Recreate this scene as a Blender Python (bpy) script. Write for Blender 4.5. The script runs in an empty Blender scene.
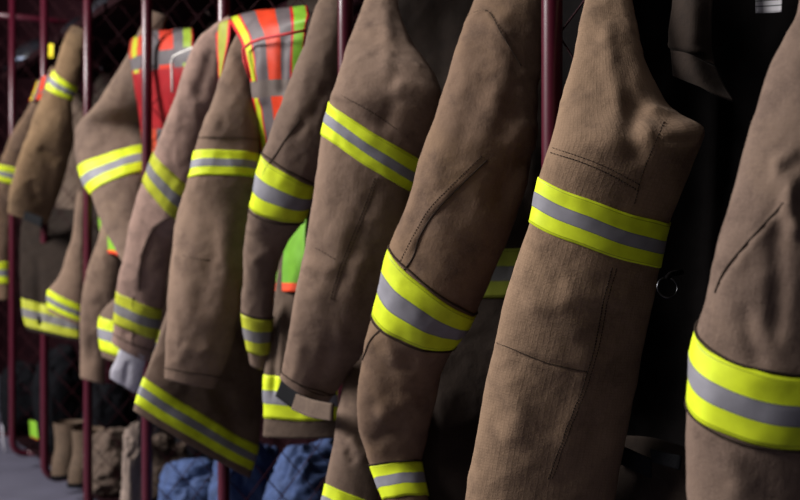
import bpy, bmesh, math, random
import numpy as np
from mathutils import Vector, noise as mnoise

random.seed(7)
COL = bpy.context.scene.collection
# ------------------------------------------------------------------ survey of the place
# World: +Y runs along the locker row (away), +X goes from the aisle into the lockers, X = 1 is the locker front.
F = 800 * 50.0 / 36.0
XV = -250.0
TH = math.atan2(400 - XV, F)
R_ = np.array([math.cos(TH), -math.sin(TH), 0.0])
FW = np.array([math.sin(TH), math.cos(TH), 0.0])
UP = np.array([0, 0, 1.0])
CAM = np.array([0, 0, 0.97])
KX = F / math.cos(TH)

def zof(px, X):            # distance from the camera of the point of plane X seen in column px
    return KX * X / (px - XV)
def pz(px, py, Z):         # surveyed point at a given distance
    return CAM + Z * (FW + R_ * (px - 400) / F + UP * (250 - py) / F)
def px_(px, py, X):        # surveyed point on the plane X
    return pz(px, py, zof(px, X))
def proj(P):
    d = P - CAM
    z = d @ FW
    return np.stack([400 + F * (d @ R_) / z, 250 - F * (d @ UP) / z], -1)

# ------------------------------------------------------------------ materials
def newmat(name):
    m = bpy.data.materials.new(name); m.use_nodes = True
    nt = m.node_tree
    return m, nt, nt.nodes['Principled BSDF']
def plain(name, col, rough=0.6, metal=0.0, var=0.12, scale=40, bump=0.0, coat=0.0, spec=0.5):
    m, nt, b = newmat(name)
    n = nt.nodes.new('ShaderNodeTexNoise'); n.inputs['Scale'].default_value = scale; n.inputs['Detail'].default_value = 5
    tc = nt.nodes.new('ShaderNodeTexCoord'); nt.links.new(tc.outputs['Object'], n.inputs['Vector'])
    r = nt.nodes.new('ShaderNodeValToRGB')
    r.color_ramp.elements[0].position = 0.3; r.color_ramp.elements[1].position = 0.7
    r.color_ramp.elements[0].color = tuple(c * (1 - var) for c in col) + (1,)
    r.color_ramp.elements[1].color = tuple(min(1, c * (1 + var)) for c in col) + (1,)
    nt.links.new(n.outputs['Fac'], r.inputs['Fac']); nt.links.new(r.outputs['Color'], b.inputs['Base Color'])
    b.inputs['Roughness'].default_value = rough; b.inputs['Metallic'].default_value = metal
    b.inputs['Coat Weight'].default_value = coat
    b.inputs['Specular IOR Level'].default_value = spec
    if bump:
        bp = nt.nodes.new('ShaderNodeBump'); bp.inputs['Strength'].default_value = bump; bp.inputs['Distance'].default_value = 0.003
        nt.links.new(n.outputs['Fac'], bp.inputs['Height']); nt.links.new(bp.outputs['Normal'], b.inputs['Normal'])
    return m
def math_node(nt, op, a, b=None):
    n = nt.nodes.new('ShaderNodeMath'); n.operation = op
    for i, v in enumerate((a, b)):
        if v is None: continue
        if isinstance(v, (int, float)): n.inputs[i].default_value = v
        else: nt.links.new(v, n.inputs[i])
    return n.outputs[0]
def fabric(name, col, worn, dirt, pitch=0.0042, weave=0.5):
    """woven ripstop shell cloth, worn patches and soot stains"""
    m, nt, b = newmat(name)
    uv = nt.nodes.new('ShaderNodeUVMap')
    sep = nt.nodes.new('ShaderNodeSeparateXYZ'); nt.links.new(uv.outputs['UV'], sep.inputs[0])
    def rib(o, p):
        s = math_node(nt, 'SINE', math_node(nt, 'MULTIPLY', o, 2 * math.pi / p))
        return math_node(nt, 'MULTIPLY', math_node(nt, 'ADD', s, 1), 0.5)
    gx = math_node(nt, 'POWER', rib(sep.outputs[0], pitch), 5)
    gy = math_node(nt, 'POWER', rib(sep.outputs[1], pitch), 5)
    grid = math_node(nt, 'MAXIMUM', gx, gy)
    tc = nt.nodes.new('ShaderNodeTexCoord')
    def nz(sc, det, ro=0.6):
        n = nt.nodes.new('ShaderNodeTexNoise'); n.inputs['Scale'].default_value = sc; n.inputs['Detail'].default_value = det
        n.inputs['Roughness'].default_value = ro
        nt.links.new(tc.outputs['Object'], n.inputs['Vector']); return n.outputs['Fac']
    big, mid, fine = nz(7, 6, 0.65), nz(22, 8, 0.7), nz(420, 2)
    def ramp(f, p0, p1):
        r = nt.nodes.new('ShaderNodeMapRange'); r.inputs[1].default_value = p0; r.inputs[2].default_value = p1
        nt.links.new(f, r.inputs[0]); return r.outputs[0]
    def mix(f, a, c, blend='MIX'):
        x = nt.nodes.new('ShaderNodeMix'); x.data_type = 'RGBA'; x.blend_type = blend
        if isinstance(f, float): x.inputs[0].default_value = f
        else: nt.links.new(f, x.inputs[0])
        for i, v in ((6, a), (7, c)):
            if isinstance(v, tuple): x.inputs[i].default_value = v + (1,)
            else: nt.links.new(v, x.inputs[i])
        return x.outputs[2]
    c = mix(math_node(nt, 'MULTIPLY', ramp(big, 0.45, 0.62), 0.95), col, worn)
    c = mix(math_node(nt, 'MULTIPLY', ramp(mid, 0.48, 0.68), 0.85), c, tuple(x * 0.85 for x in dirt))
    c = mix(math_node(nt, 'MULTIPLY', grid, 0.34 * weave), c, tuple(x * 0.45 for x in col))
    c = mix(math_node(nt, 'MULTIPLY', ramp(fine, 0.35, 0.7), 0.25), c, tuple(min(1, x * 1.5) for x in col))
    nt.links.new(c, b.inputs['Base Color'])
    b.inputs['Roughness'].default_value = 0.92; b.inputs['Specular IOR Level'].default_value = 0.15
    b.inputs['Sheen Weight'].default_value = 0.02; b.inputs['Sheen Roughness'].default_value = 0.5
    h = math_node(nt, 'ADD', math_node(nt, 'MULTIPLY', grid, 0.35 * weave), math_node(nt, 'MULTIPLY', fine, 0.5))
    h = math_node(nt, 'ADD', h, math_node(nt, 'MULTIPLY', nz(60, 4), 2.2))
    bp = nt.nodes.new('ShaderNodeBump'); bp.inputs['Strength'].default_value = 0.5; bp.inputs['Distance'].default_value = 0.0012
    nt.links.new(h, bp.inputs['Height']); nt.links.new(bp.outputs['Normal'], b.inputs['Normal'])
    return m
def striped(name, stops, horiz=None, edge=None, rough=0.55):
    """stripes by UV: u = across (0-1).  horiz = (v0, v1, colour) cross bands. stops = [(pos, colour, ...)] constant ramp"""
    m, nt, b = newmat(name)
    uv = nt.nodes.new('ShaderNodeUVMap'); sep = nt.nodes.new('ShaderNodeSeparateXYZ'); nt.links.new(uv.outputs['UV'], sep.inputs[0])
    r = nt.nodes.new('ShaderNodeValToRGB'); r.color_ramp.interpolation = 'CONSTANT'
    e = r.color_ramp.elements
    e[0].position = 0; e[0].color = stops[0][1] + (1,)
    e[1].position = stops[1][0]; e[1].color = stops[1][1] + (1,)
    for p, c in stops[2:]:
        k = e.new(p); k.color = c + (1,)
    nt.links.new(sep.outputs[0], r.inputs['Fac'])
    c = r.outputs['Color']
    for (v0, v1, hc) in (horiz or []):
        f = math_node(nt, 'MULTIPLY', math_node(nt, 'GREATER_THAN', sep.outputs[1], v0), math_node(nt, 'LESS_THAN', sep.outputs[1], v1))
        x = nt.nodes.new('ShaderNodeMix'); x.data_type = 'RGBA'; nt.links.new(f, x.inputs[0]); nt.links.new(c, x.inputs[6]); x.inputs[7].default_value = hc + (1,); c = x.outputs[2]
    tc = nt.nodes.new('ShaderNodeTexCoord'); n = nt.nodes.new('ShaderNodeTexNoise'); n.inputs['Scale'].default_value = 30; n.inputs['Detail'].default_value = 6
    nt.links.new(tc.outputs['Object'], n.inputs['Vector'])
    mr = nt.nodes.new('ShaderNodeMapRange'); mr.inputs[1].default_value = 0.35; mr.inputs[2].default_value = 0.75; mr.inputs[3].default_value = 1.0; mr.inputs[4].default_value = 0.72
    nt.links.new(n.outputs['Fac'], mr.inputs[0])
    x = nt.nodes.new('ShaderNodeMix'); x.data_type = 'RGBA'; x.blend_type = 'MULTIPLY'; x.inputs[0].default_value = 1
    nt.links.new(c, x.inputs[6]); nt.links.new(mr.outputs[0], x.inputs[7])
    nt.links.new(x.outputs[2], b.inputs['Base Color'])
    b.inputs['Roughness'].default_value = rough; b.inputs['Specular IOR Level'].default_value = 0.25
    bp = nt.nodes.new('ShaderNodeBump'); bp.inputs['Strength'].default_value = 0.25; bp.inputs['Distance'].default_value = 0.001
    nt.links.new(n.outputs['Fac'], bp.inputs['Height']); nt.links.new(bp.outputs['Normal'], b.inputs['Normal'])
    return m

LIME = (0.70, 0.82, 0.022); SILV = (0.25, 0.24, 0.27); THREAD = (0.03, 0.035, 0.012)
ORG = (0.66, 0.045, 0.010); VRED = (0.58, 0.012, 0.018); VLIME = (0.22, 0.46, 0.03); VSIL = (0.135, 0.108, 0.112); VYEL = (0.52, 0.60, 0.02)
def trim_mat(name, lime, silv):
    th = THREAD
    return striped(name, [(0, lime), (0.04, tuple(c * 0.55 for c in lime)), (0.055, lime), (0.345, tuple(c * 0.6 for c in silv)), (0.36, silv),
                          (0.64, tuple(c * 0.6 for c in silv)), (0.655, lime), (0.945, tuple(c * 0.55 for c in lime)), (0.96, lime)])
M = {}
M['trim'] = trim_mat('reflective_trim', LIME, SILV)
M['trim_dirty'] = trim_mat('worn_reflective_trim', (0.46, 0.48, 0.03), (0.2, 0.185, 0.19))
M['trim_shaded'] = trim_mat('shaded_dirty_trim', (0.17, 0.19, 0.02), (0.09, 0.085, 0.085))  # dirty trim, darkened further to stand in for shade
M['tan1'] = fabric('tan_shell_cloth', (0.205, 0.132, 0.085), (0.245, 0.158, 0.10), (0.135, 0.086, 0.058))
M['tan2'] = fabric('brown_shell_cloth', (0.165, 0.104, 0.070), (0.20, 0.125, 0.075), (0.105, 0.066, 0.047), weave=0.25)
M['tan3'] = fabric('dusty_shell_cloth', (0.19, 0.126, 0.092), (0.222, 0.146, 0.104), (0.125, 0.081, 0.062), weave=0.25)
M['tan4'] = fabric('pinkish_shell_cloth', (0.26, 0.168, 0.135), (0.29, 0.188, 0.15), (0.18, 0.12, 0.098), weave=0.2)
M['tan5'] = fabric('grey_brown_shell_cloth', (0.155, 0.105, 0.080), (0.185, 0.125, 0.09), (0.10, 0.066, 0.052), weave=0.25)
M['tan6'] = fabric('golden_shell_cloth', (0.195, 0.122, 0.066), (0.225, 0.143, 0.08), (0.13, 0.081, 0.047), weave=0.2)
M['shade_tan'] = fabric('deep_shade_shell_cloth', (0.022, 0.0145, 0.011), (0.026, 0.0175, 0.013), (0.016, 0.011, 0.009), weave=0.3)  # shell brown darkened strongly, shade inside the lockers put into the colour
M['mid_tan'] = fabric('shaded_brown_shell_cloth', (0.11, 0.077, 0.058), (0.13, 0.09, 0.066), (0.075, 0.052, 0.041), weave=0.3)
M['lining'] = plain('charcoal_quilted_lining', (0.0045, 0.0038, 0.0038), 0.95, bump=0.3, spec=0.03)
M['velcro'] = plain('black_hook_tape', (0.008, 0.008, 0.009), 0.95, bump=0.5, scale=300, spec=0.1)
M['thread'] = plain('dark_brown_thread', (0.035, 0.024, 0.018), 0.9, spec=0.1)
M['blk'] = plain('black_nylon', (0.0055, 0.0055, 0.007), 0.9, bump=0.4, scale=25, spec=0.05)
M['helmet'] = plain('black_helmet_shell', (0.012, 0.012, 0.016), 0.25)
M['red'] = plain('maroon_enamel', (0.062, 0.004, 0.013), 0.32, var=0.08)
M['mesh_red'] = plain('dull_maroon_wire', (0.028, 0.003, 0.006), 0.7, spec=0.15)
M['wrist'] = plain('pale_grey_knit', (0.40, 0.38, 0.43), 0.95, bump=0.6, scale=120)
M['wrist2'] = plain('pale_beige_cloth', (0.19, 0.14, 0.115), 0.9, bump=0.5, scale=40, var=0.3)
M['white'] = plain('white_plastic', (0.7, 0.66, 0.62), 0.5)
M['label'] = striped('label_print', [(0, (0.42, 0.40, 0.42)), (0.16, (0.06, 0.06, 0.06)), (0.22, (0.42, 0.40, 0.42)), (0.34, (0.1, 0.1, 0.1)), (0.39, (0.42, 0.40, 0.42)), (0.52, (0.1, 0.1, 0.1)), (0.57, (0.42, 0.40, 0.42)), (0.72, (0.1, 0.1, 0.1)), (0.77, (0.42, 0.40, 0.42))])
M['steel'] = plain('steel', (0.5, 0.5, 0.52), 0.25, metal=1.0)
M['gunmetal'] = plain('dark_steel', (0.12, 0.12, 0.13), 0.3, metal=1.0)
M['shelf'] = plain('black_maroon_steel', (0.010, 0.003, 0.004), 0.95, spec=0.05)
M['blue'] = plain('blue_cloth', (0.03, 0.055, 0.145), 0.85, bump=0.5, scale=30, var=0.3)
M['pants'] = plain('tan_trouser_cloth', (0.075, 0.048, 0.034), 0.9, bump=0.5, scale=30, var=0.25)
M['glove'] = plain('tan_leather', (0.085, 0.052, 0.031), 0.85, bump=0.4, scale=50, var=0.25)
M['floor'] = plain('grey_floor_paint', (0.105, 0.10, 0.14), 0.55, scale=6)
M['wall'] = plain('dark_maroon_wall', (0.014, 0.004, 0.006), 0.9, spec=0.05)
M['ceiling'] = plain('dark_ceiling', (0.10, 0.10, 0.10), 0.9)
M['vest'] = striped('safety_vest_cloth', [(0, VRED), (0.045, VYEL), (0.15, VRED), (0.18, VSIL), (0.38, ORG), (0.60, VSIL), (0.77, VRED), (0.81, VLIME), (0.965, VRED)], horiz=[(0.675, 0.745, (0.16, 0.125, 0.11))])
M['vest_shaded'] = striped('shaded_safety_vest_cloth', [(0, (0.4, 0.04, 0.02)), (0.045, (0.4, 0.42, 0.02)), (0.13, (0.45, 0.05, 0.02)), (0.36, (0.1, 0.085, 0.09)), (0.47, (0.5, 0.035, 0.015)), (0.68, (0.11, 0.095, 0.1)), (0.84, (0.25, 0.35, 0.03)), (0.965, (0.35, 0.01, 0.015))], horiz=[(0.47, 0.56, (0.1, 0.085, 0.09)), (0.58, 0.82, (0.28, 0.008, 0.012))])  # vest colours dirtier and darkened to stand in for shade behind the mesh
M['vest_lime'] = striped('safety_vest_lime_mesh', [(0, VLIME), (0.5, VLIME)], horiz=[(0.94, 1.1, (0.9, 0.08, 0.03))])
M['vest_green'] = striped('safety_vest_green_mesh', [(0, (0.13, 0.34, 0.02)), (0.5, (0.14, 0.35, 0.02))], horiz=[(0.93, 1.1, (0.75, 0.07, 0.02))])
M['vest_loop'] = striped('safety_vest_armhole_cloth', [(0, VRED), (0.2, (0.30, 0.31, 0.02)), (0.85, VRED)])
M['yellow'] = plain('yellow_plastic', (0.8, 0.65, 0.03), 0.4)
M['orange'] = plain('orange_cloth', (0.6, 0.12, 0.03), 0.8)
M['greytape'] = plain('blue_grey_reflective_tape', (0.25, 0.3, 0.42), 0.4)

# ------------------------------------------------------------------ object helpers
def link(o):
    COL.objects.link(o); return o
def mesh_obj(name, verts, faces, mat, parent=None, uvs=None, smooth=True, origin=None):
    """verts in world coordinates; uvs: one per vertex"""
    root = parent
    while root is not None and root.parent is not None: root = root.parent
    off = np.array(root.location) if root is not None else (np.array(origin) if origin is not None else np.zeros(3))
    v = np.asarray(verts, float) - off
    me = bpy.data.meshes.new(name)
    me.from_pydata([tuple(p) for p in v], [], [tuple(f) for f in faces])
    mats = mat if isinstance(mat, (list, tuple)) else [mat]
    for m in mats: me.materials.append(m)
    if uvs is not None:
        ul = me.uv_layers.new(name='UVMap')
        uvs = np.asarray(uvs, float)
        idx = np.zeros(len(me.loops), int); me.loops.foreach_get('vertex_index', idx)
        ul.data.foreach_set('uv', uvs[idx].ravel())
    if smooth: me.polygons.foreach_set('use_smooth', [True] * len(me.polygons))
    me.validate(); me.update()
    o = link(bpy.data.objects.new(name, me))
    if parent is not None: o.parent = parent
    elif origin is not None: o.location = off
    return o
def thing(name, label, cat, loc, group=None):
    o = link(bpy.data.objects.new(name, None)); o.location = loc; o.empty_display_size = 0.1
    return tag(o, label, cat, group)
def tag(o, label, cat, group=None):
    o['label'] = label; o['category'] = cat
    if group: o['group'] = group
    return o

def tube_geo(pts, r, n=10, closed=False):
    pts = [np.asarray(p, float) for p in pts]
    V, Fc = [], []
    m = len(pts); ref = None
    for i, p in enumerate(pts):
        a = pts[(i - 1) % m] if (i > 0 or closed) else p
        b = pts[(i + 1) % m] if (i < m - 1 or closed) else p
        t = b - a; t = t / (np.linalg.norm(t) + 1e-12)
        if ref is None:
            ref = np.array([0, 0, 1.0]) if abs(t[2]) < 0.9 else np.array([1.0, 0, 0])
        s = ref - t * (ref @ t); s /= np.linalg.norm(s) + 1e-12; ref = s
        w = np.cross(t, s)
        ri = r[i] if hasattr(r, '__len__') else r
        for k in range(n):
            a_ = 2 * math.pi * k / n
            V.append(p + ri * (s * math.cos(a_) + w * math.sin(a_)))
    for i in range(m if closed else m - 1):
        for k in range(n):
            j = (i + 1) % m
            Fc.append((i * n + k, i * n + (k + 1) % n, j * n + (k + 1) % n, j * n + k))
    if not closed:
        Fc.append(tuple(range(n - 1, -1, -1))); Fc.append(tuple(range((m - 1) * n, m * n)))
    return V, Fc
class MB:
    def __init__(s): s.v = []; s.f = []
    def add(s, V, Fc):
        o = len(s.v); s.v += list(V); s.f += [tuple(i + o for i in f) for f in Fc]; return s
    def tube(s, pts, r, n=10, closed=False): return s.add(*tube_geo(pts, r, n, closed))
    def box(s, lo, hi):
        x0, y0, z0 = lo; x1, y1, z1 = hi
        V = [(x, y, z) for x in (x0, x1) for y in (y0, y1) for z in (z0, z1)]
        return s.add(V, [(0, 1, 3, 2), (4, 6, 7, 5), (0, 4, 5, 1), (2, 3, 7, 6), (0, 2, 6, 4), (1, 5, 7, 3)])
    def build(s, name, mat, parent=None, smooth=True, origin=None): return mesh_obj(name, s.v, s.f, mat, parent, None, smooth, origin)

def hermite(xs, P, q):
    """non-uniform cubic hermite through P at xs, sampled at q; limited slopes"""
    xs = np.asarray(xs, float); P = np.asarray(P, float); q = np.asarray(q, float)
    h = np.diff(xs)[:, None]; d = np.diff(P, axis=0) / h
    T = np.zeros_like(P); T[0] = d[0]; T[-1] = d[-1]
    for i in range(1, len(P) - 1):
        T[i] = (d[i - 1] * h[i] + d[i] * h[i - 1]) / (h[i] + h[i - 1])
    i = np.clip(np.searchsorted(xs, q, 'right') - 1, 0, len(xs) - 2)
    t = ((q - xs[i]) / (xs[i + 1] - xs[i]))[:, None]; hh = h[i]
    return ((2 * t**3 - 3 * t**2 + 1) * P[i] + (t**3 - 2 * t**2 + t) * hh * T[i] + (-2 * t**3 + 3 * t**2) * P[i + 1] + (t**3 - t**2) * hh * T[i + 1])

def nz3(P, sc, seed):
    sx, sy, sz = (sc, sc, sc) if not hasattr(sc, '__len__') else sc
    return np.array([mnoise.noise(Vector((p[0] * sx + seed * 7.31, p[1] * sy - seed * 3.7, p[2] * sz + seed * 1.9))) for p in P])

def seg_dist(Q, poly):
    best = np.full(len(Q), 1e9); side = np.zeros(len(Q)); along = np.zeros(len(Q))
    poly = np.asarray(poly, float)
    L = np.concatenate([[0], np.cumsum(np.linalg.norm(np.diff(poly, axis=0), axis=1))])
    for i in range(len(poly) - 1):
        a, b = poly[i], poly[i + 1]; ab = b - a
        t = np.clip(((Q - a) @ ab) / (ab @ ab + 1e-9), 0, 1)
        c = a + t[:, None] * ab
        d = np.linalg.norm(Q - c, axis=1)
        sgn = np.sign(ab[0] * (Q[:, 1] - a[1]) - ab[1] * (Q[:, 0] - a[0]))
        m = d < best
        best[m] = d[m]; side[m] = sgn[m]; along[m] = (L[i] + t[m] * (L[i + 1] - L[i])) / L[-1]
    return best, side, along

class Loft:
    """hanging tube of cloth.  stations: (Lx, Ly, Rx, Ry, X[, bow]) = the two edges as surveyed, X = distance of the axis from the
    camera-side wall of the aisle; every ring is an ellipse with real depth."""
    def __init__(s, stations, ratio=0.5, n=84, ds=0.006, amp=1.0, seed=1, creases=(), plane=False, half=0.05, sq=1.0, open_end=True, top=None):
        C, H, D = [], [], []
        for st in stations:
            Lx, Ly, Rx, Ry, X = st[:5]; bow = st[5] if len(st) > 5 else 0
            rat = st[6] if len(st) > 6 else None
            if plane:
                XL, XR = X if hasattr(X, '__len__') else (X, X)
                L = px_(Lx, Ly, XL); Rr = px_(Rx, Ry, XR)
                c = (L + Rr) / 2; h = (Rr - L) / 2
                d = np.cross(Rr - L, UP); d = d / np.linalg.norm(d); d = d * (-np.sign(d[0])) * (rat or half)
                zc = (c - CAM) @ FW
            else:
                if hasattr(X, '__len__'): zl, zr = zof(Lx, X[0]), zof(Rx, X[1])
                else: zl = zr = zof((Lx + Rx) / 2, X)
                zc = (zl + zr) / 2
                L = pz(Lx, Ly, zl); Rr = pz(Rx, Ry, zr)
                c = (L + Rr) / 2; h = (Rr - L) / 2
                ray = c - CAM; ray /= np.linalg.norm(ray)
                d = -ray; d = d - h * (d @ h) / (h @ h); d /= np.linalg.norm(d)
                d = d * np.linalg.norm(h) * (rat or ratio)
            if bow: 
                ax = np.cross(h, d); ax /= np.linalg.norm(ax)
                if ax[2] > 0: ax = -ax
                d = d + ax * bow * ((c - CAM) @ FW) / F
            C.append(c); H.append(h); D.append(d)
        if top is not None:                              # the sleeve head runs up to the shoulder of its coat
            T = np.array(top, float); hn = H[0] / np.linalg.norm(H[0]); dn_ = D[0] / np.linalg.norm(D[0])
            c0, h0, d0 = C[0], H[0], D[0]
            C = [T, c0 * 0.5 + T * 0.5 + np.array([0, 0, 0.02])] + C
            H = [np.array([0.015, -0.055, 0]), h0 * 0.5 + np.array([0.008, -0.03, 0])] + H
            D = [np.array([-0.03, 0, 0.06]), d0 * 0.5 + np.array([-0.02, 0, 0.045])] + D
            s.shift = 2
        else: s.shift = 0
        C, H, D = map(np.array, (C, H, D))
        s.knots = np.concatenate([[0], np.cumsum(np.maximum(np.linalg.norm(np.diff(C, axis=0), axis=1), 0.004))])
        s.len = s.knots[-1]
        m = max(6, int(s.len / ds)); s.q = np.linspace(0, s.len, m)
        c, h, d = (hermite(s.knots, A, s.q) for A in (C, H, D))
        s.m, s.n = m, n
        a = 2 * np.pi * np.arange(n) / n
        ca, sa = np.cos(a), np.sin(a)
        if sq != 1.0:
            ca = np.sign(ca) * np.abs(ca) ** sq; sa = np.sign(sa) * np.abs(sa) ** sq
        P = c[:, None, :] + h[:, None, :] * ca[None, :, None] + d[:, None, :] * sa[None, :, None]
        N = s.normals(P)
        flat = P.reshape(-1, 3)
        dn = 0.0042 * amp * nz3(flat, (8, 8, 4.5), seed) + 0.0020 * amp * nz3(flat, (22, 22, 15), seed + 3)
        rd = 1 - 2.2 * np.abs(nz3(flat + 0.03 * nz3(flat, 12, seed + 8)[:, None], (13, 13, 8), seed + 5))
        dn += 0.0024 * amp * np.clip(rd, -0.6, 1)
        rf = 1 - 2.6 * np.abs(nz3(flat + 0.02 * nz3(flat, 16, seed + 2)[:, None], (30, 30, 22), seed + 6))
        dn += 0.0013 * amp * np.clip(rf, -0.4, 1) * np.clip(0.5 + 1.5 * nz3(flat, 6, seed + 4), 0, 1)
        dn += 0.0009 * amp * nz3(flat, 55, seed + 9)
        front = np.clip(sa * 4 + 0.9, 0, 1); front = np.broadcast_to(front, (m, n)).reshape(-1)
        Q = proj(flat)
        s.P0 = P
        for cr in creases:
            poly, w, dep = cr[:3]
            dist, side, al = seg_dist(Q, poly)
            taper = np.clip(np.minimum(al, 1 - al) * 6, 0, 1) if len(cr) < 4 or cr[3] != 'full' else 1
            if len(cr) > 3 and cr[3] == 'step':      # one side of the line stands proud, the fold lies over the other side
                f = np.exp(-(dist / w) ** 2) * np.where(side > 0, 1, -0.35)
            else:
                f = np.exp(-(dist / w) ** 2)
            dn += 0.7 * dep * f * front * taper
        edge = np.clip(np.minimum(np.arange(m), m - 1 - np.arange(m)) / 6.0, 0.35, 1)
        dn = dn.reshape(m, n) * edge[:, None]
        s.P = P + N * dn[:, :, None]
        s.N = s.normals(s.P)
        s.c = c
        r = np.linalg.norm(h, axis=1).mean(); s.per = 2 * math.pi * r * 0.8
        s.open_end = open_end
        s.Q = proj(s.P.reshape(-1, 3))
        s.sa = np.broadcast_to(sa, (m, n)).reshape(-1)
    def normals(s, P):
        du = np.roll(P, -1, 1) - np.roll(P, 1, 1)
        dv = np.gradient(P, axis=0)
        N = np.cross(du, dv); N /= np.linalg.norm(N, axis=2, keepdims=True) + 1e-12
        c = P.mean(1, keepdims=True)
        if ((P - c) * N).sum() < 0: N = -N
        return N
    def build(s, name, mat, parent, inner=None):
        m, n = s.m, s.n
        V = list(s.P.reshape(-1, 3)); UV = [(k / n * s.per, v) for v in s.q for k in range(n)]
        Fc = []; mi = []
        def ring(i, j, mat_i):
            for k in range(n):
                k2 = (k + 1) % n
                Fc.append((i + k, i + k2, j + k2, j + k)); mi.append(mat_i)
        for i in range(m - 1): ring(i * n, (i + 1) * n, 0)
        if s.open_end:
            last = (m - 1) * n
            ce = s.P[-1].mean(0)
            for (back, sc) in ((0, 0.94), (0.03, 0.88), (0.09, 0.8)):
                row = max(0, m - 1 - int(back / (s.len / m)))
                cc = s.P[row].mean(0)
                base = len(V)
                for k in range(n):
                    p = s.P[row, k]; V.append(cc + (p - cc) * sc); UV.append((k / n * s.per, s.q[row]))
                ring(last, base, 1); last = base
            cc = s.P[max(0, m - 1 - int(0.09 / (s.len / m)))].mean(0)
        else:
            last = (m - 1) * n; cc = s.P[-1].mean(0)
        V.append(cc); UV.append((0, 0)); e = len(V) - 1
        for k in range(n): Fc.append((last + k, last + (k + 1) % n, e)); mi.append(1)
        V.append(s.P[0].mean(0)); UV.append((0, 0)); e = len(V) - 1
        for k in range(n): Fc.append(((k + 1) % n, k, e)); mi.append(0)
        o = mesh_obj(name, V, Fc, [mat, inner or M['lining']], parent, UV)
        o.data.polygons.foreach_set('material_index', mi)
        s.obj = o
        return o
    def at(s, q, a):       # bilinear on the finished cloth, q = length along, a = 0..n around
        f = np.clip(q / s.len * (s.m - 1), 0, s.m - 1.001); i = int(f); t = f - i
        k = int(math.floor(a)); u = a - k; k0 = k % s.n; k1 = (k + 1) % s.n
        P = (s.P[i, k0] * (1 - u) + s.P[i, k1] * u) * (1 - t) + (s.P[i + 1, k0] * (1 - u) + s.P[i + 1, k1] * u) * t
        N = (s.N[i, k0] * (1 - u) + s.N[i, k1] * u) * (1 - t) + (s.N[i + 1, k0] * (1 - u) + s.N[i + 1, k1] * u) * t
        return P, N / (np.linalg.norm(N) + 1e-12)
    def knot(s, t):
        t = t + s.shift
        i = min(int(t), len(s.knots) - 2); return s.knots[i] + (s.knots[i + 1] - s.knots[i]) * (t - i)
    def band(s, t0, t1, mat, name='reflective_band', off=0.0018, rows=14, seed=0):
        q0, q1 = s.knot(t0), s.knot(t1)
        V, UV, Fc = [], [], []
        n = s.n
        prof = [(0, -0.002)] + [(i / (rows - 1), off) for i in range(rows)] + [(1, -0.002)]
        for f, o in prof:
            for k in range(n):
                wob = 0.0006 * math.sin(k * 0.35 + seed)
                P, N = s.at(q0 + (q1 - q0) * f + wob, k)
                V.append(P + N * (o + (0.0006 if 0.34 < f < 0.66 else 0))); UV.append((min(max(f, 0.001), 0.999), k / n * s.per))
        for i in range(len(prof) - 1):
            for k in range(n):
                Fc.append((i * n + k, i * n + (k + 1) % n, (i + 1) * n + (k + 1) % n, (i + 1) * n + k))
        o = mesh_obj(name, V, Fc, mat, s.obj, UV); return o
    def ring(s, t, name='seam', r=0.0012, mat=None, off=0.0012):
        q = s.knot(t); W = []
        for k in range(s.n):
            P, N = s.at(q + 0.0006 * math.sin(k * 0.35), k); W.append(P + N * off)
        b = MB().tube(W, r, 6, True); return b.build(name, mat or M['thread'], s.obj)
    def surf(s, x, y):     # finished cloth seen at a surveyed point
        d = (s.Q[:, 0] - x) ** 2 + (s.Q[:, 1] - y) ** 2 + np.where(s.sa < -0.05, 1e6, 0)
        idx = np.argsort(d)[:4]; w = 1 / (d[idx] + 0.3); w /= w.sum()
        return (s.P.reshape(-1, 3)[idx] * w[:, None]).sum(0), s.N.reshape(-1, 3)[idx[0]]
    def seam(s, poly, name='seam', r=0.0011, mat=None, step=3.0, stitched=False, off=0.0006):
        poly = np.asarray(poly, float)
        L = np.concatenate([[0], np.cumsum(np.linalg.norm(np.diff(poly, axis=0), axis=1))])
        k = max(3, int(L[-1] / step)); pts = hermite(L, poly, np.linspace(0, L[-1], k))
        W = [s.surf(*p) for p in pts]
        W = [a + b * off for a, b in W]
        for _ in range(4): W = [W[0]] + [(W[i - 1] + 2 * W[i] + W[i + 1]) / 4 for i in range(1, len(W) - 1)] + [W[-1]]
        b = MB()
        if stitched:
            for i in range(len(W) - 1):
                b.tube([W[i], W[i] + (W[i + 1] - W[i]) * 0.62], r, 6)
        else: b.tube(W, r, 6)
        return b.build(name, mat or M['thread'], s.obj)

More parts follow.
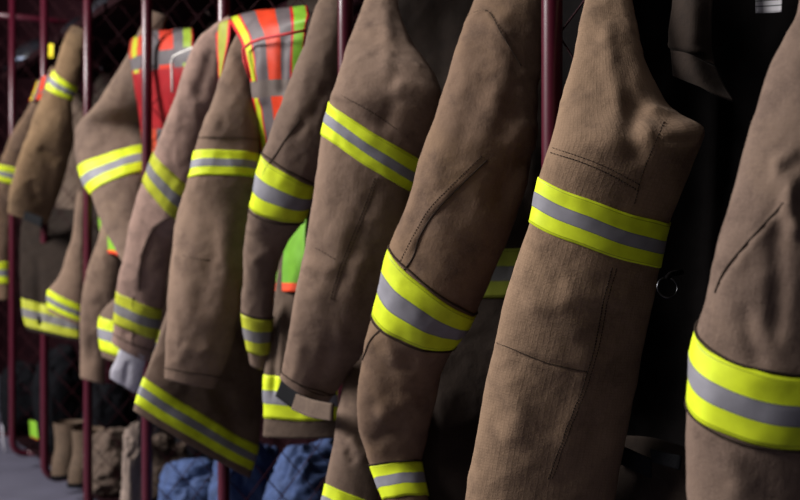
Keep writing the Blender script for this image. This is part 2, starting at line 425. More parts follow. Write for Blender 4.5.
def sheet(name, rows, mat, parent, thick=0.003, res=(40, 40), amp=1.0, seed=1, creases=(), uv=None, is_z=False, col_s=None, row_s=None):
    """cloth panel with real thickness through a grid of surveyed points (px, py, X)"""
    G = np.array([[(pz if is_z else px_)(*p) for p in r] for r in rows])
    nr, nc = G.shape[:2]; m, n = res
    tr = np.linspace(0, nr - 1, m); tcn = np.linspace(0, nc - 1, n)
    A = hermite(np.arange(nr), G.reshape(nr, -1), tr).reshape(m, nc, 3)
    B = np.stack([hermite(np.arange(nc), A[i], tcn) for i in range(m)])
    du = np.gradient(B, axis=1); dv = np.gradient(B, axis=0)
    N = np.cross(du, dv); N /= np.linalg.norm(N, axis=2, keepdims=True) + 1e-12
    view = (CAM - B); s = np.sign((N * view).sum(2).mean()) or 1; N = N * s
    flat = B.reshape(-1, 3)
    d = 0.004 * amp * nz3(flat, (10, 10, 6), seed) + 0.002 * amp * nz3(flat, 28, seed + 2)
    Q = proj(flat)
    for cr in creases:
        dist, side, al = seg_dist(Q, cr[0]); d += cr[2] * np.exp(-(dist / cr[1]) ** 2)
    Fp = B + N * d.reshape(m, n, 1); Bp = Fp - N * thick
    V = list(Fp.reshape(-1, 3)) + list(Bp.reshape(-1, 3)); UV = [(j / (n - 1), i / (m - 1)) for i in range(m) for j in range(n)] * 2
    if uv: 
        su = np.linalg.norm(B[m // 2, -1] - B[m // 2, 0]); sv = np.linalg.norm(B[-1, n // 2] - B[0, n // 2])
        UV = [(a * su, b * sv) for a, b in UV]
    Fc = []; K = m * n
    for i in range(m - 1):
        for j in range(n - 1):
            q = (i * n + j, i * n + j + 1, (i + 1) * n + j + 1, (i + 1) * n + j)
            Fc.append(q); Fc.append(tuple(K + x for x in reversed(q)))
    rim = [j for j in range(n)] + [i * n + n - 1 for i in range(1, m)] + [(m - 1) * n + j for j in range(n - 2, -1, -1)] + [i * n for i in range(m - 2, 0, -1)]
    for a, b in zip(rim, rim[1:] + rim[:1]): Fc.append((b, a, K + a, K + b))
    o = mesh_obj(name, V, Fc, mat, parent, UV)
    return o

# ------------------------------------------------------------------ the building
def struct(b, name, mat):
    o = b.build(name, mat, None, False); o['kind'] = 'structure'; return o
struct(MB().box((-4.2, -2.2, -0.1), (1.78, 9.0, 0.0)), 'floor', M['floor'])
struct(MB().box((1.70, -2.2, 0.0), (1.78, 9.0, 4.4)), 'wall_back', M['wall'])
struct(MB().box((-4.2, 9.0, 0.0), (1.78, 9.1, 4.4)), 'wall_far', M['wall'])
struct(MB().box((-4.2, -2.2, 4.4), (1.78, 9.0, 4.5)), 'ceiling', M['ceiling'])

# ------------------------------------------------------------------ locker dividers: bent maroon tube with diamond wire mesh
POSTX = [550.5, 344, 222.5, 145.5, 86.5, 43, 11, -14]
RANK = ['nearest', 'second', 'third', 'fourth', 'fifth', 'sixth', 'farthest']
YP = []
for x in POSTX:
    p = px_(x + 1.5, 250, 1.0); YP.append(p[1])
def divider(i, y):
    what = {0: 'maroon tube and wire divider between the two nearest brown coats, shiny front post',
            1: 'maroon tube and wire divider second from the camera, glimpsed between two brown sleeves',
            2: 'maroon tube and wire divider behind the shoulder with the large orange vest',
            3: 'maroon tube and wire divider with bright post in front of the smaller orange vest',
            4: 'maroon tube and wire divider between the golden brown coat and the kinked sleeve',
            5: 'maroon tube and wire divider left of the golden coat, rounded foot above the floor',
            6: 'maroon tube and wire divider with the leftmost post in view',
            7: 'maroon tube and wire divider past the leftmost post, only its mesh showing'}[i]
    t = thing('locker_divider', what, 'locker divider', (1.0, y, 0.0), 'maroon locker dividers')
    z0, z1, x1, r, rad = 0.067, 2.12, 1.60, 0.0152, 0.06
    arc = [(1 + rad - rad * math.cos(a), y, z0 + rad - rad * math.sin(a)) for a in np.linspace(0.15, math.pi / 2 - 0.1, 7)]
    MB().tube([(1, y, z1), (1, y, 1.4), (1, y, 0.8), (1, y, z0 + rad)] + arc + [(1 + rad, y, z0)], r, 20).build('front_post', M['red'], t)
    MB().tube([(1 + rad, y, z0), (x1, y, z0)], r * 0.95, 16).build('bottom_rail', M['red'], t)
    MB().tube([(1.0, y, z1), (x1, y, z1)], r * 0.95, 16).build('top_rail', M['red'], t)
    MB().tube([(x1, y, 0.0), (x1, y, z1 + 0.01)], r, 16).build('back_post', M['red'], t)
    MB().tube([(1.32, y, 0.0), (1.32, y, z0)], r * 0.9, 16).build('foot', M['red'], t)
    b = MB(); step = 0.095
    xa, xb, za, zb = 1.012, x1 - 0.012, z0 + 0.012, z1 - 0.012
    sl = 1.15
    k = -40
    while k < 60:
        c = za + k * step * sl
        for sg in (1, -1):
            pts = []
            # line z = c + sg*sl*(x-xa) (sg=1) or z = c - sl*(x-xa)
            xs0, xs1 = xa, xb
            zs = lambda x: c + sg * sl * (x - xa)
            if sg == 1:
                xs0 = max(xa, xa + (za - c) / sl); xs1 = min(xb, xa + (zb - c) / sl)
            else:
                xs0 = max(xa, xa + (c - zb) / sl); xs1 = min(xb, xa + (c - za) / sl)
            if xs1 - xs0 > 0.02:
                b.tube([(xs0, y + 0.0015 * sg, zs(xs0)), (xs1, y + 0.0015 * sg, zs(xs1))], 0.0015, 5)
        k += 1
    b.build('wire_mesh', M['mesh_red'], t)
    return t
for i, y in enumerate(YP): divider(i, y)
YEND = YP[0] - 0.64
edges_y = [YEND] + YP + [YP[-1] + 0.6]
SHELF_LAB = ['nearest open coat', 'brown coat with crossed sleeves', 'coat wearing the large orange vest', 'pinkish coat', 'coat with the kinked sleeve', 'golden brown coat', 'half hidden coat at the left', 'farthest dark coat']
for i in range(8):
    ya, yb = edges_y[i] + 0.016, edges_y[i + 1] - 0.016
    t = thing('locker_shelf', 'dark steel shelf above the ' + SHELF_LAB[i], 'shelf', (1.3, (ya + yb) / 2, 1.82), 'locker shelves')
    MB().box((1.06, ya, 1.82), (1.585, yb, 1.828)).build('shelf_panel', M['shelf'], t, False)
    MB().box((1.06, ya, 1.80), (1.066, yb, 1.82)).build('shelf_lip', M['shelf'], t, False)
    ym = (ya + yb) / 2
    hk = [(1.35, ym, 1.82), (1.35, ym, 1.765), (1.33, ym, 1.75), (1.31, ym, 1.755), (1.305, ym, 1.775)]
    MB().tube(hk, 0.004, 8).build('coat_hook', M['steel'], t)
    t2 = thing('locker_tray', 'dark steel tray below the ' + SHELF_LAB[i], 'tray', (1.3, ym, 0.09), 'locker trays')
    MB().box((1.06, ya, 0.087), (1.585, yb, 0.092)).build('tray_panel', M['shelf'], t2, False)
    MB().box((1.06, ya, 0.092), (1.064, yb, 0.102)).build('tray_lip', M['shelf'], t2, False)
    for yy in (ya + 0.03, yb - 0.03):
        for xx in (1.28, 1.56): MB().tube([(xx, yy, 0.0), (xx, yy, 0.087)], 0.009, 10).build('foot', M['shelf'], t2)

exec_coats = True
CG = 'turnout coats hanging in the lockers'
def hang_loop(t, y, top, x=1.31):
    MB().tube([(x + 0.03, y - 0.02, top), (x + 0.01, y - 0.008, 1.765), (x + 0.005, y, 1.771), (x + 0.01, y + 0.008, 1.765), (x + 0.03, y + 0.02, top)], 0.003, 6).build('hanging_loop', M['blk'], t)
MIDY = [(edges_y[i] + edges_y[i + 1]) / 2 for i in range(8)]
def coat_root(i, label):
    return thing('turnout_coat', label, 'coat', (1.15, MIDY[i], 0.55), CG)
def body_back(t, i, mat, z_top=1.70, z_bot=0.62, wid=0.40, x=1.36, th=0.05, seed=1):
    """back half of a hanging coat, with collar"""
    y = MIDY[i]
    zs = [z_top + 0.03, z_top, z_top - 0.04, z_top - 0.10, z_top - 0.3, (z_top + z_bot) / 2, z_bot + 0.2, z_bot]
    ws = [0.05, 0.09, 0.13, wid * 0.48, wid * 0.5, wid * 0.52, wid * 0.55, wid * 0.57]
    ts = [0.035, 0.05, th, th, th * 1.1, th * 1.1, th * 1.2, th * 1.25]
    V, UV, Fc = [], [], []; n = 56
    rows = hermite(np.arange(8), np.array([zs, ws, ts]).T, np.linspace(0, 7, 110))
    for (z, w, th_) in rows:
        for k in range(n):
            a = 2 * math.pi * k / n
            P = np.array([x - th_ * math.sin(a), y + w * math.cos(a), z])
            r = 1 + 0.10 * mnoise.noise(Vector((math.cos(a) * 2.2 + seed, math.sin(a) * 2.2, z * 3))) + 0.06 * mnoise.noise(Vector((math.cos(a) * 6 + seed, math.sin(a) * 6, z * 5)))
            V.append((x + (P[0] - x) * r, y + (P[1] - y) * min(r, 1.03), z)); UV.append((a * 0.12, z))
    for i_ in range(109):
        for k in range(n): Fc.append((i_ * n + k, i_ * n + (k + 1) % n, (i_ + 1) * n + (k + 1) % n, (i_ + 1) * n + k))
    Fc.append(tuple(range(n))); Fc.append(tuple(range(109 * n + n - 1, 109 * n - 1, -1)))
    o = mesh_obj('body', V, Fc, mat, t, UV)
    hang_loop(t, y, z_top + 0.02)
    return o

# ================================================================== COAT 1 (nearest, open, dark lining)
t = coat_root(0, 'nearest tan turnout coat hanging open, dark lining with small grey label between its sleeves')
body_back(t, 0, M['shade_tan'], wid=0.5, x=1.42, seed=11)
B = Loft([(604, -70, 636, -75, 1.10), (597, -35, 632, -38, 1.07), (587, 0, 633, 0, 1.04), (572, 64, 649, 72, 1.0), (560, 110, 676, 117, 0.985),
          (553, 140, 702, 138, 0.975), (547, 158, 690, 172, 0.965), (541, 178, 670, 222, 0.955, 5), (530, 222, 660, 266, 0.95, 6), (508, 290, 650, 318, 0.95, 6),
          (496, 342, 640, 360, 0.95, 6), (485, 388, 630, 408, 0.95, 4), (475, 440, 622, 455, 0.95, 3), (466, 500, 612, 510, 0.95, 3), (458, 560, 604, 566, 0.95, 3)],
         ratio=0.5, n=110, ds=0.0045, amp=0.6, top=(1.30, MIDY[0] + 0.12, 1.60), seed=2,
         creases=[([(640, 110), (672, 118), (712, 134)], 7, 0.010), ([(634, 92), (630, 130), (640, 165)], 11, -0.009), ([(650, 130), (664, 140), (700, 140)], 6, -0.006),
                  ([(555, 290), (600, 300), (640, 290)], 12, 0.006),  ([(520, 300), (560, 310), (590, 340)], 12, 0.006),
                  ([(606, 20), (610, 70), (625, 130)], 9, 0.005),
                  ([(500, 350), (545, 362), (590, 372)], 2.2, -0.0025), ([(503, 370), (520, 410), (510, 450)], 14, 0.006),
                  ([(590, 330), (585, 400), (560, 470)], 14, 0.006)])
B.build('sleeve', M['tan1'], t)
B.band(7, 8, M['trim'])
B.seam([(551, 153), (575, 160), (605, 172), (637, 190)], stitched=True, r=0.0007)
B.seam([(553, 148), (578, 156), (608, 168), (640, 185)], stitched=True, r=0.0005)
B.seam([(664, 122), (652, 150), (643, 172), (634, 205)], stitched=True, r=0.0007)
B.seam([(612, 268), (604, 300), (596, 340), (588, 372), (566, 430), (548, 480)], stitched=True, r=0.0008)
B.seam([(616, 268), (608, 300), (600, 340), (592, 372), (570, 430), (552, 480)], stitched=True, r=0.0006)
B.seam([(497, 343), (520, 352), (550, 364), (588, 372)], r=0.0006)
A = Loft([(815, -60, 865, -70, 1.02), (808, -20, 885, -30, 0.98), (799, 13, 896, 5, 0.95), (774, 65, 905, 65, 0.92), (751, 130, 908, 128, 0.90),
          (726, 222, 902, 222, 0.885, 6), (705, 315, 884, 322, 0.875, 24), (699, 337, 876, 345, 0.87, 34), (691, 406, 866, 414, 0.865, 36), (687, 460, 858, 466, 0.865, 34), (689, 520, 852, 530, 0.865, 30), (694, 575, 846, 588, 0.87, 25)],
         ratio=0.55, n=110, ds=0.0045, amp=0.8, top=(1.30, MIDY[0] + -0.12, 1.60), seed=5,
         creases=[([(715, 293), (745, 250), (784, 203), (800, 165)], 8, 0.0035, 'step'), ([(776, 210), (778, 300), (776, 350)], 9, -0.006), ([(788, 170), (790, 215), (800, 240)], 8, 0.011),
                  ([(745, 300), (750, 340), (765, 370)], 10, -0.006), ([(720, 440), (740, 480), (735, 510)], 12, 0.004), ([(800, 150), (778, 162), (776, 190)], 6, 0.006)])
A.build('sleeve', M['tan5'], t)
A.band(7, 8, M['trim'], seed=3)
A.ring(6.95, 'band_piping', 0.0016); A.ring(8.05, 'band_piping', 0.0014)
A.seam([(715, 293), (722, 275), (745, 245), (768, 220), (784, 203)], r=0.0009)
lin = sheet('lining', [[(600, -70, 1.06), (700, -70, 1.22), (800, -70, 1.30), (900, -70, 1.2)],
                       [(600, 100, 1.05), (710, 100, 1.2), (790, 100, 1.26), (900, 100, 1.1)],
                       [(600, 300, 1.06), (700, 300, 1.18), (790, 300, 1.2), (900, 300, 1.05)],
                       [(600, 450, 1.12), (690, 450, 1.18), (790, 450, 1.15), (880, 450, 1.02)],
                       [(590, 580, 1.12), (690, 580, 1.18), (790, 580, 1.15), (870, 580, 1.02)]], M['lining'], t, thick=0.012, res=(70, 50), amp=2.0, seed=4,
            creases=[([(745, 30), (800, 26)], 2, -0.003), ([(715, 100), (710, 250), (705, 400)], 10, 0.01)])
lab = sheet('care_label', [[(782, -16, 1.21), (781, 12, 1.21)], [(768, -15, 1.215), (768, 13, 1.215)], [(755, -13, 1.22), (755.5, 13, 1.22)]][::-1], M['label'], t, thick=0.0012, res=(10, 10), amp=0.2)
lab['label'] = 'small grey printed label'
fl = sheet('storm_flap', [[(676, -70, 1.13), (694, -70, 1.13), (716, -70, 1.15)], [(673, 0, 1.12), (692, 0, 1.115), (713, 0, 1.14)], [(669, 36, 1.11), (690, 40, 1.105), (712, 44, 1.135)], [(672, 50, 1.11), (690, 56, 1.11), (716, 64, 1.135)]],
           M['shade_tan'], t, thick=0.004, res=(40, 24), uv=True, seed=6, creases=[([(671, 46), (700, 52)], 4, 0.004)])
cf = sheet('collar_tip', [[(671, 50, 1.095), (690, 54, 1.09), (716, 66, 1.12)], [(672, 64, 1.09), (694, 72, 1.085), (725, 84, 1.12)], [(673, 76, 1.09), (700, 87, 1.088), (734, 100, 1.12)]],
           M['shade_tan'], t, thick=0.004, res=(24, 30), uv=True, seed=8)
ri = pz(667.5, 287.5, 1.50)
ringpts = [ri + 0.0135 * (R_ * math.cos(a) + UP * math.sin(a) + FW * 0.3 * math.sin(a)) for a in np.linspace(0, 2 * math.pi, 24, endpoint=False)]
MB().tube(ringpts, 0.0014, 8, True).build('snap_ring', M['gunmetal'], t)['label'] = 'small steel ring'
MB().tube([ri + np.array([0, 0, 0.0135]), ri + np.array([0.012, 0.006, 0.018]), ri + np.array([0.05, 0.025, 0.02])], 0.004, 6).build('ring_tab', M['lining'], t)
pk = sheet('pocket', [[(585, 440, 1.09), (640, 436, 1.08), (700, 452, 1.1)], [(575, 490, 1.08), (640, 485, 1.07), (700, 500, 1.09)], [(565, 560, 1.08), (640, 555, 1.07), (700, 570, 1.09)]], M['shade_tan'], t, thick=0.012, res=(24, 24), uv=True, seed=12)
for quad in ([[(610, 441, 1.05), (650, 459, 1.05)], [(606, 458, 1.05), (650, 478, 1.05)]], [[(650, 449, 1.05), (681, 456, 1.06)], [(652, 462, 1.05), (679, 470, 1.06)]]):
    sheet('velcro_patch', quad, M['velcro'], t, thick=0.003, res=(8, 8), amp=0.3)

# ================================================================== COAT 2
t = coat_root(1, 'brown turnout coat between the two nearest posts, one sleeve crossing the other')
body_back(t, 1, M['lining'], wid=0.5, x=1.40, seed=21)  # coat body in the near-black lining colour, standing in for shade
def zx(px, Z): return Z * (px - XV) / KX
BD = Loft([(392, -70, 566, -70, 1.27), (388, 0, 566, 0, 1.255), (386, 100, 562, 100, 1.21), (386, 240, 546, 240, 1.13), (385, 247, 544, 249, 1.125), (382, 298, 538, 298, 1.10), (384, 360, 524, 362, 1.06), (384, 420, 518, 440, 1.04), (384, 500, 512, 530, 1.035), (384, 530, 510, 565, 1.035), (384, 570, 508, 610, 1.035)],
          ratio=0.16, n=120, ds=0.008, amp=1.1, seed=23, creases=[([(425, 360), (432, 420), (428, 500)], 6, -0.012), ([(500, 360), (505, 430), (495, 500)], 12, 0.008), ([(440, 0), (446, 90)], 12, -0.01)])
TL = Loft([(352, 240, 390, 240, zx(371, 2.2)), (348, 330, 384, 330, zx(366, 2.16)), (346, 360, 380, 360, zx(363, 2.13)), (338, 420, 380, 424, zx(359, 2.07)), (326, 484, 378, 506, zx(352, 2.03)), (319, 518, 376, 544, zx(348, 2.02)), (312, 560, 374, 585, zx(345, 2.02))],
          ratio=0.4, n=70, ds=0.006, amp=0.9, seed=25, creases=[([(350, 436), (358, 452), (370, 458)], 5, 0.008), ([(346, 450), (356, 462)], 4, -0.006)])
BD.build('shaded_body_panel', M['shade_tan'], t)  # coat body panel, its shadow put into the cloth colour
TL.build('front_panel', M['tan5'], t)
BD.band(4, 5, M['trim_shaded'])
BD.band(8, 9, M['trim_shaded'])
TL.band(4, 5, M['trim'])
C1 = Loft([(386, -70, 396, -72, 1.08), (376, -38, 394, -40, 1.06), (365, 0, 397, 0, 1.03), (349, 42, 411, 40, 0.99), (337, 80, 438, 84, 0.965), (333, 92, 442, 108, 0.96), (330, 102, 426, 161, 0.955, 3), (323, 134, 414, 192, 0.95, 3),
           (315, 190, 410, 226, 0.945), (307, 241, 400, 262, 0.94), (295, 300, 383, 315, 0.93), (286, 350, 356, 364, 0.925, 3), (280, 377, 328, 403, 0.92, 5)],
          ratio=0.5, n=100, ds=0.005, amp=0.75, top=(1.30, MIDY[1] + 0.12, 1.60), seed=31,
          creases=[([(386, 0), (387, 50), (388, 84)], 8, 0.006), ([(392, 84), (415, 88), (440, 96)], 8, 0.009), ([(395, 95), (390, 112), (380, 130)], 8, -0.007), ([(376, 180), (352, 250), (330, 300)], 9, -0.005),
                   ([(340, 215), (342, 260), (318, 310)], 14, 0.007), ([(365, 250), (350, 300), (338, 350)], 10, 0.006), ([(300, 262), (325, 270), (345, 262)], 7, 0.004), ([(330, 345), (320, 380), (312, 400)], 7, -0.005), ([(300, 340), (297, 365), (292, 385)], 6, 0.004)])
C1.build('sleeve', M['tan3'], t)
C1.band(6, 7, M['trim'], seed=5)
C1.ring(11.75, 'cuff_seam', 0.0009)
C1.seam([(375, 178), (364, 208), (352, 238), (342, 262), (330, 300)], stitched=True, r=0.0009)
C1.seam([(378, 178), (367, 209), (355, 239), (345, 263), (333, 301)], stitched=True, r=0.0007)
C1.seam([(333, 91), (350, 100), (375, 114), (398, 130)], stitched=True, r=0.0006)
C1.seam([(306, 244), (320, 250), (336, 260)], stitched=True, r=0.0006)
C1.seam([(282, 371), (298, 384), (318, 394), (330, 396)], r=0.0008, name='cuff_seam')
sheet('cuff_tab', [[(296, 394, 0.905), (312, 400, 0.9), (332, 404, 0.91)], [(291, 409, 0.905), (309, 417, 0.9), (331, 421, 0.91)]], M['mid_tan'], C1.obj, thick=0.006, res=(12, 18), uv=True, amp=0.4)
sheet('velcro_patch', [[(281, 381, 0.93), (300, 395, 0.93)], [(275, 396, 0.935), (296, 411, 0.935)]], M['velcro'], C1.obj, thick=0.005, res=(8, 10), amp=0.3)
C2 = Loft([(485, -75, 545, -75, 1.10), (479, -40, 548, -45, 1.08), (475, 0, 546, -8, 1.055), (464, 28, 542, 38, 1.03), (443, 94, 538, 102, 0.99), (423, 156, 531, 175, 0.965), (402, 218, 500, 254, 0.945, 4), (389, 250, 474, 315, 0.935, 8),
           (374, 313, 455, 344, 0.925, 15), (363, 350, 442, 372, 0.925, 8), (358, 392, 434, 404, 0.93, 3), (361, 432, 426, 436, 0.94, 0), (372, 466, 421, 462, 0.95, -2), (384, 500, 427, 496, 0.955, -2), (392, 530, 431, 526, 0.96, 0)],
          ratio=0.52, n=100, ds=0.005, amp=0.8, top=(1.30, MIDY[1] + -0.12, 1.60), seed=41,
          creases=[([(485, 162), (460, 185), (430, 215), (416, 240), (404, 270)], 6, 0.003, 'step'), ([(538, 150), (512, 175), (498, 215)], 14, -0.016), ([(524, 118), (522, 128), (508, 150)], 14, 0.007),
                   ([(500, 10), (505, 80), (480, 150)], 12, 0.005), ([(470, 60), (455, 120), (430, 190)], 12, 0.004), ([(365, 345), (390, 370), (420, 360)], 9, -0.005), ([(375, 420), (400, 405), (420, 395)], 9, 0.006), ([(370, 445), (390, 432), (410, 430)], 7, -0.005),
                   ([(466, 16), (476, 12), (486, 10), (500, 32), (521, 66)], 3, 0.003, 'step')])
C2.build('sleeve', M['tan2'], t)
C2.band(7, 8, M['trim'], seed=8)
C2.ring(6.94, 'band_piping', 0.0018); C2.ring(8.06, 'band_piping', 0.0016); C2.ring(11.96, 'band_piping', 0.0016)
C2.band(12, 13, M['trim'], seed=9)
C2.seam([(487, 160), (460, 186), (432, 216), (418, 240), (414, 256), (404, 270)], r=0.0012)
C2.seam([(482, 156), (455, 182), (427, 212), (412, 238), (400, 262)], r=0.0006, stitched=True)
C2.seam([(404, 271), (396, 290), (388, 322), (370, 340), (363, 360)], r=0.0012)
C2.seam([(466, 16), (476, 12), (486, 10), (500, 32), (521, 66)], r=0.0008)

# ================================================================== COAT 3 with vest
t = coat_root(2, 'tan turnout coat with lime hem band and large orange and lime vest over its shoulder')
body_back(t, 2, M['shade_tan'], wid=0.48, x=1.38, seed=31)
PL = Loft([(205, 60, 250, 60, 1.10), (190, 200, 262, 205, (zx(190, 2.8), zx(262, 2.86))), (172, 295, 264, 310, (zx(172, 2.68), zx(264, 2.78))), (153, 355, 262, 395, (zx(153, 2.62), zx(262, 2.75))), (144, 377, 258, 446, (zx(144, 2.60), zx(258, 2.73)), 2), (135, 403, 252, 470, (zx(135, 2.59), zx(252, 2.72)), 2), (133, 410, 250, 478, (zx(133, 2.59), zx(250, 2.72)), 2)],
          ratio=0.2, n=100, ds=0.006, amp=0.7, seed=51, creases=[([(215, 380), (235, 420), (240, 450)], 9, -0.012)])
PL.build('front_panel', M['tan5'], t)
PL.band(4, 5, M['trim'], seed=2)
PR = Loft([(288, 60, 340, 60, 1.14), (282, 200, 344, 205, 1.10), (276, 290, 342, 292, 1.08), (269, 340, 342, 344, 1.06), (265, 374, 342, 380, 1.05, 2), (264, 417, 343, 418, 1.05, 3), (263, 436, 344, 436, 1.05, 3)],
          ratio=0.3, n=90, ds=0.006, amp=0.8, seed=57, creases=[([(283, 300), (281, 360), (280, 400)], 3, 0.010), ([(275, 300), (273, 400)], 3, -0.010)])
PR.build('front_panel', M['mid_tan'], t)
PR.band(4, 5, M['trim'], seed=6)
D1 = Loft([(240, 30, 256, 31, 1.02), (233, 42, 253, 46, 0.985), (226, 60, 250, 68, 0.96), (216, 90, 255, 93, 0.95), (206, 122, 258, 122, 0.945), (196, 152, 257, 154, 0.94, -3), (190, 179, 257, 179, 0.935, -4), (179, 208, 252, 210, 0.925, -2),
           (172, 260, 246, 262, 0.905), (167, 320, 238, 325, 0.89), (166, 350, 228, 358, 0.885), (165, 378, 214, 388, 0.88, 2)],
          ratio=0.5, n=84, ds=0.006, amp=0.9, seed=61,
          creases=[([(210, 110), (214, 140)], 8, 0.004), ([(180, 345), (200, 352), (215, 345)], 6, 0.007), ([(172, 255), (190, 262), (205, 270)], 6, 0.004), ([(230, 200), (225, 280), (215, 330)], 12, 0.006), ([(200, 200), (190, 260), (185, 330)], 10, 0.004), ([(170, 340), (176, 360)], 4, -0.003)])
D1.build('sleeve', M['tan3'], t)
D1.band(5, 6, M['trim'], seed=1)
D1.ring(4.55, r=0.0008); D1.ring(10.6, 'cuff_seam', 0.0009)
D1.seam([(173, 252), (190, 258), (210, 260)], r=0.0008, stitched=True)
D2 = Loft([(340, -45, 356, -45, 1.10), (328, -20, 352, -20, 1.075), (317, 2, 348, 2, 1.05), (305, 42, 342, 50, 1.02), (286, 95, 334, 108, 0.985), (268, 142, 322, 172, 0.965), (263, 156, 315, 186, 0.96, 4), (251, 206, 304, 218, 0.95, 8),
           (246, 233, 286, 242, 0.95, 4), (244, 285, 275, 286, 0.955, 2), (243, 313, 272, 319, 0.96, 3), (248, 350, 268, 353, 0.965, 3), (250, 363, 267, 369, 0.97, 3)],
          ratio=0.55, n=84, ds=0.006, amp=0.9, top=(1.30, MIDY[2] + -0.12, 1.60), seed=71,
          creases=[([(310, 60), (295, 120), (280, 150)], 7, 0.004), ([(330, 80), (315, 110), (290, 140)], 6, -0.007), ([(250, 262), (262, 255), (275, 250)], 5, 0.005)])
D2.build('sleeve', M['tan5'], t)
D2.band(6, 7, M['trim'], seed=4)
D2.ring(5.8, 'band_piping', 0.002); D2.ring(7.1, 'band_piping', 0.0018); D2.ring(9.95, 'band_piping', 0.0016)
D2.band(10, 11, M['trim_dirty'], seed=7)
D2.seam([(300, 120), (285, 140), (272, 160), (266, 168), (258, 200), (252, 210)], r=0.0014)

VG = 'hi-vis safety vests worn over coats'
v = thing('safety_vest', 'large orange and lime safety vest draped over the shoulder between two tan sleeves', 'vest', (1.05, MIDY[2], 0.75), VG)
sheet('vest_front', [[(224, 34, 1.10), (246, 26, 1.14), (275, 22, 1.2), (306, 16, 1.24)],
                     [(226, 19, 1.0), (250, 11, 1.04), (280, 8, 1.09), (307, 6, 1.13)],
                     [(235, 31, 0.968), (255, 22, 0.985), (282, 18, 1.015), (309, 16, 1.05)],
                     [(242, 47, 0.955), (262, 40, 0.975), (284, 36, 1.005), (306, 31, 1.04)],
                     [(250, 80, 0.965), (266, 78, 0.98), (284, 77, 1.005), (303, 78, 1.04)],
                     [(256, 120, 0.99), (270, 119, 1.0), (288, 118, 1.02), (306, 118, 1.05)],
                     [(262, 165, 1.02), (276, 165, 1.03), (292, 165, 1.04), (308, 165, 1.06)]], M['vest'], v, thick=0.003, res=(80, 40), amp=1.2, seed=81,
      creases=[([(260, 50), (262, 100)], 5, 0.006), ([(284, 40), (281, 90)], 5, -0.005)])
MB().tube([px_(250, 78, 0.956), px_(244, 60, 0.946), px_(243, 49, 0.946), px_(250, 43, 0.952), px_(262, 38.5, 0.965), px_(284, 34.5, 0.995), px_(305, 30.5, 1.03)], 0.0035, 8).build('yoke_trim', plain('red_binding', VRED, 0.6), v)
sheet('armhole_loop', [[(215.5, 27, 0.965), (222, 22, 0.97), (231, 19, 0.985)], [(216, 45, 0.958), (221, 42, 0.962), (229, 38, 0.968)], [(217.5, 62, 0.955), (221, 60, 0.957), (225, 56, 0.96)], [(218.5, 78, 0.953), (220, 77, 0.954), (221, 75, 0.955)]], M['vest_loop'], v, thick=0.003, res=(30, 16), amp=0.4)
sheet('vest_back', [[(270, 165, 1.045), (290, 165, 1.055), (310, 165, 1.07)], [(271, 230, 1.03), (288, 230, 1.04), (306, 230, 1.05)], [(270.5, 291, 1.015), (288, 291.5, 1.025), (306, 292, 1.035)]], M['vest_green'], v, thick=0.003, res=(60, 20), amp=0.8, seed=83)

# ================================================================== COAT 4 (pinkish)
t = coat_root(3, 'pinkish brown turnout coat with worn trim and pale grey wristlet below its cuff')
body_back(t, 3, M['shade_tan'], wid=0.48, x=1.38, seed=41)
BE = Loft([(150, 200, 215, 205, 1.12), (128, 285, 200, 290, 1.06), (101, 316, 190, 334, 1.03, 3), (101, 349, 186, 372, 1.02, 3), (102, 356, 185, 380, 1.02, 3)], ratio=0.35, n=70, ds=0.008, amp=0.8, seed=91)
BE.build('front_panel', M['tan5'], t); BE.band(2, 3, M['trim'], seed=3)
E = Loft([(228, 16, 240, 24, 1.0), (214, 25, 236, 42, 0.985), (197, 43, 226, 66, 0.975), (185, 70, 219, 92, 0.968), (168, 118, 208, 130, 0.96), (155, 152, 193, 188, 0.95, 3), (144, 180, 180, 222, 0.94, 3), (132, 218, 172, 245, 0.935),
          (123, 260, 168, 275, 0.93), (117, 291, 161, 309, 0.93, 2), (114, 321, 156, 338, 0.93, 3), (112, 342, 150, 361, 0.93, 3)],
         ratio=0.55, n=80, ds=0.006, amp=0.9, seed=101,
         creases=[([(176, 215), (155, 228), (143, 255), (140, 290)], 6, 0.006, 'step'), ([(213, 50), (205, 75), (195, 100)], 6, -0.007), ([(160, 230), (155, 260), (165, 275)], 9, -0.006), ([(120, 335), (135, 332), (150, 345)], 4, -0.005)])
E.build('sleeve', M['tan4'], t); E.band(5, 6, M['trim_dirty'], seed=2); E.band(9, 10, M['trim_dirty'], seed=3); E.ring(10.5, 'cuff_seam', 0.001)
E.seam([(174, 216), (160, 222), (148, 238), (141, 262), (139, 290)], r=0.0016)
E.seam([(133, 296), (133, 330), (132, 345)], r=0.0014)
W = Loft([(121, 345, 146, 357, 0.93), (117, 356, 144, 368, 0.93), (110, 377, 136, 392, 0.93), (110, 378, 135, 393, 0.93)], ratio=0.45, n=60, ds=0.005, amp=0.5, seed=111, creases=[([(128, 360), (124, 390)], 3, -0.006)])
W.build('wristlet', M['wrist'], t)

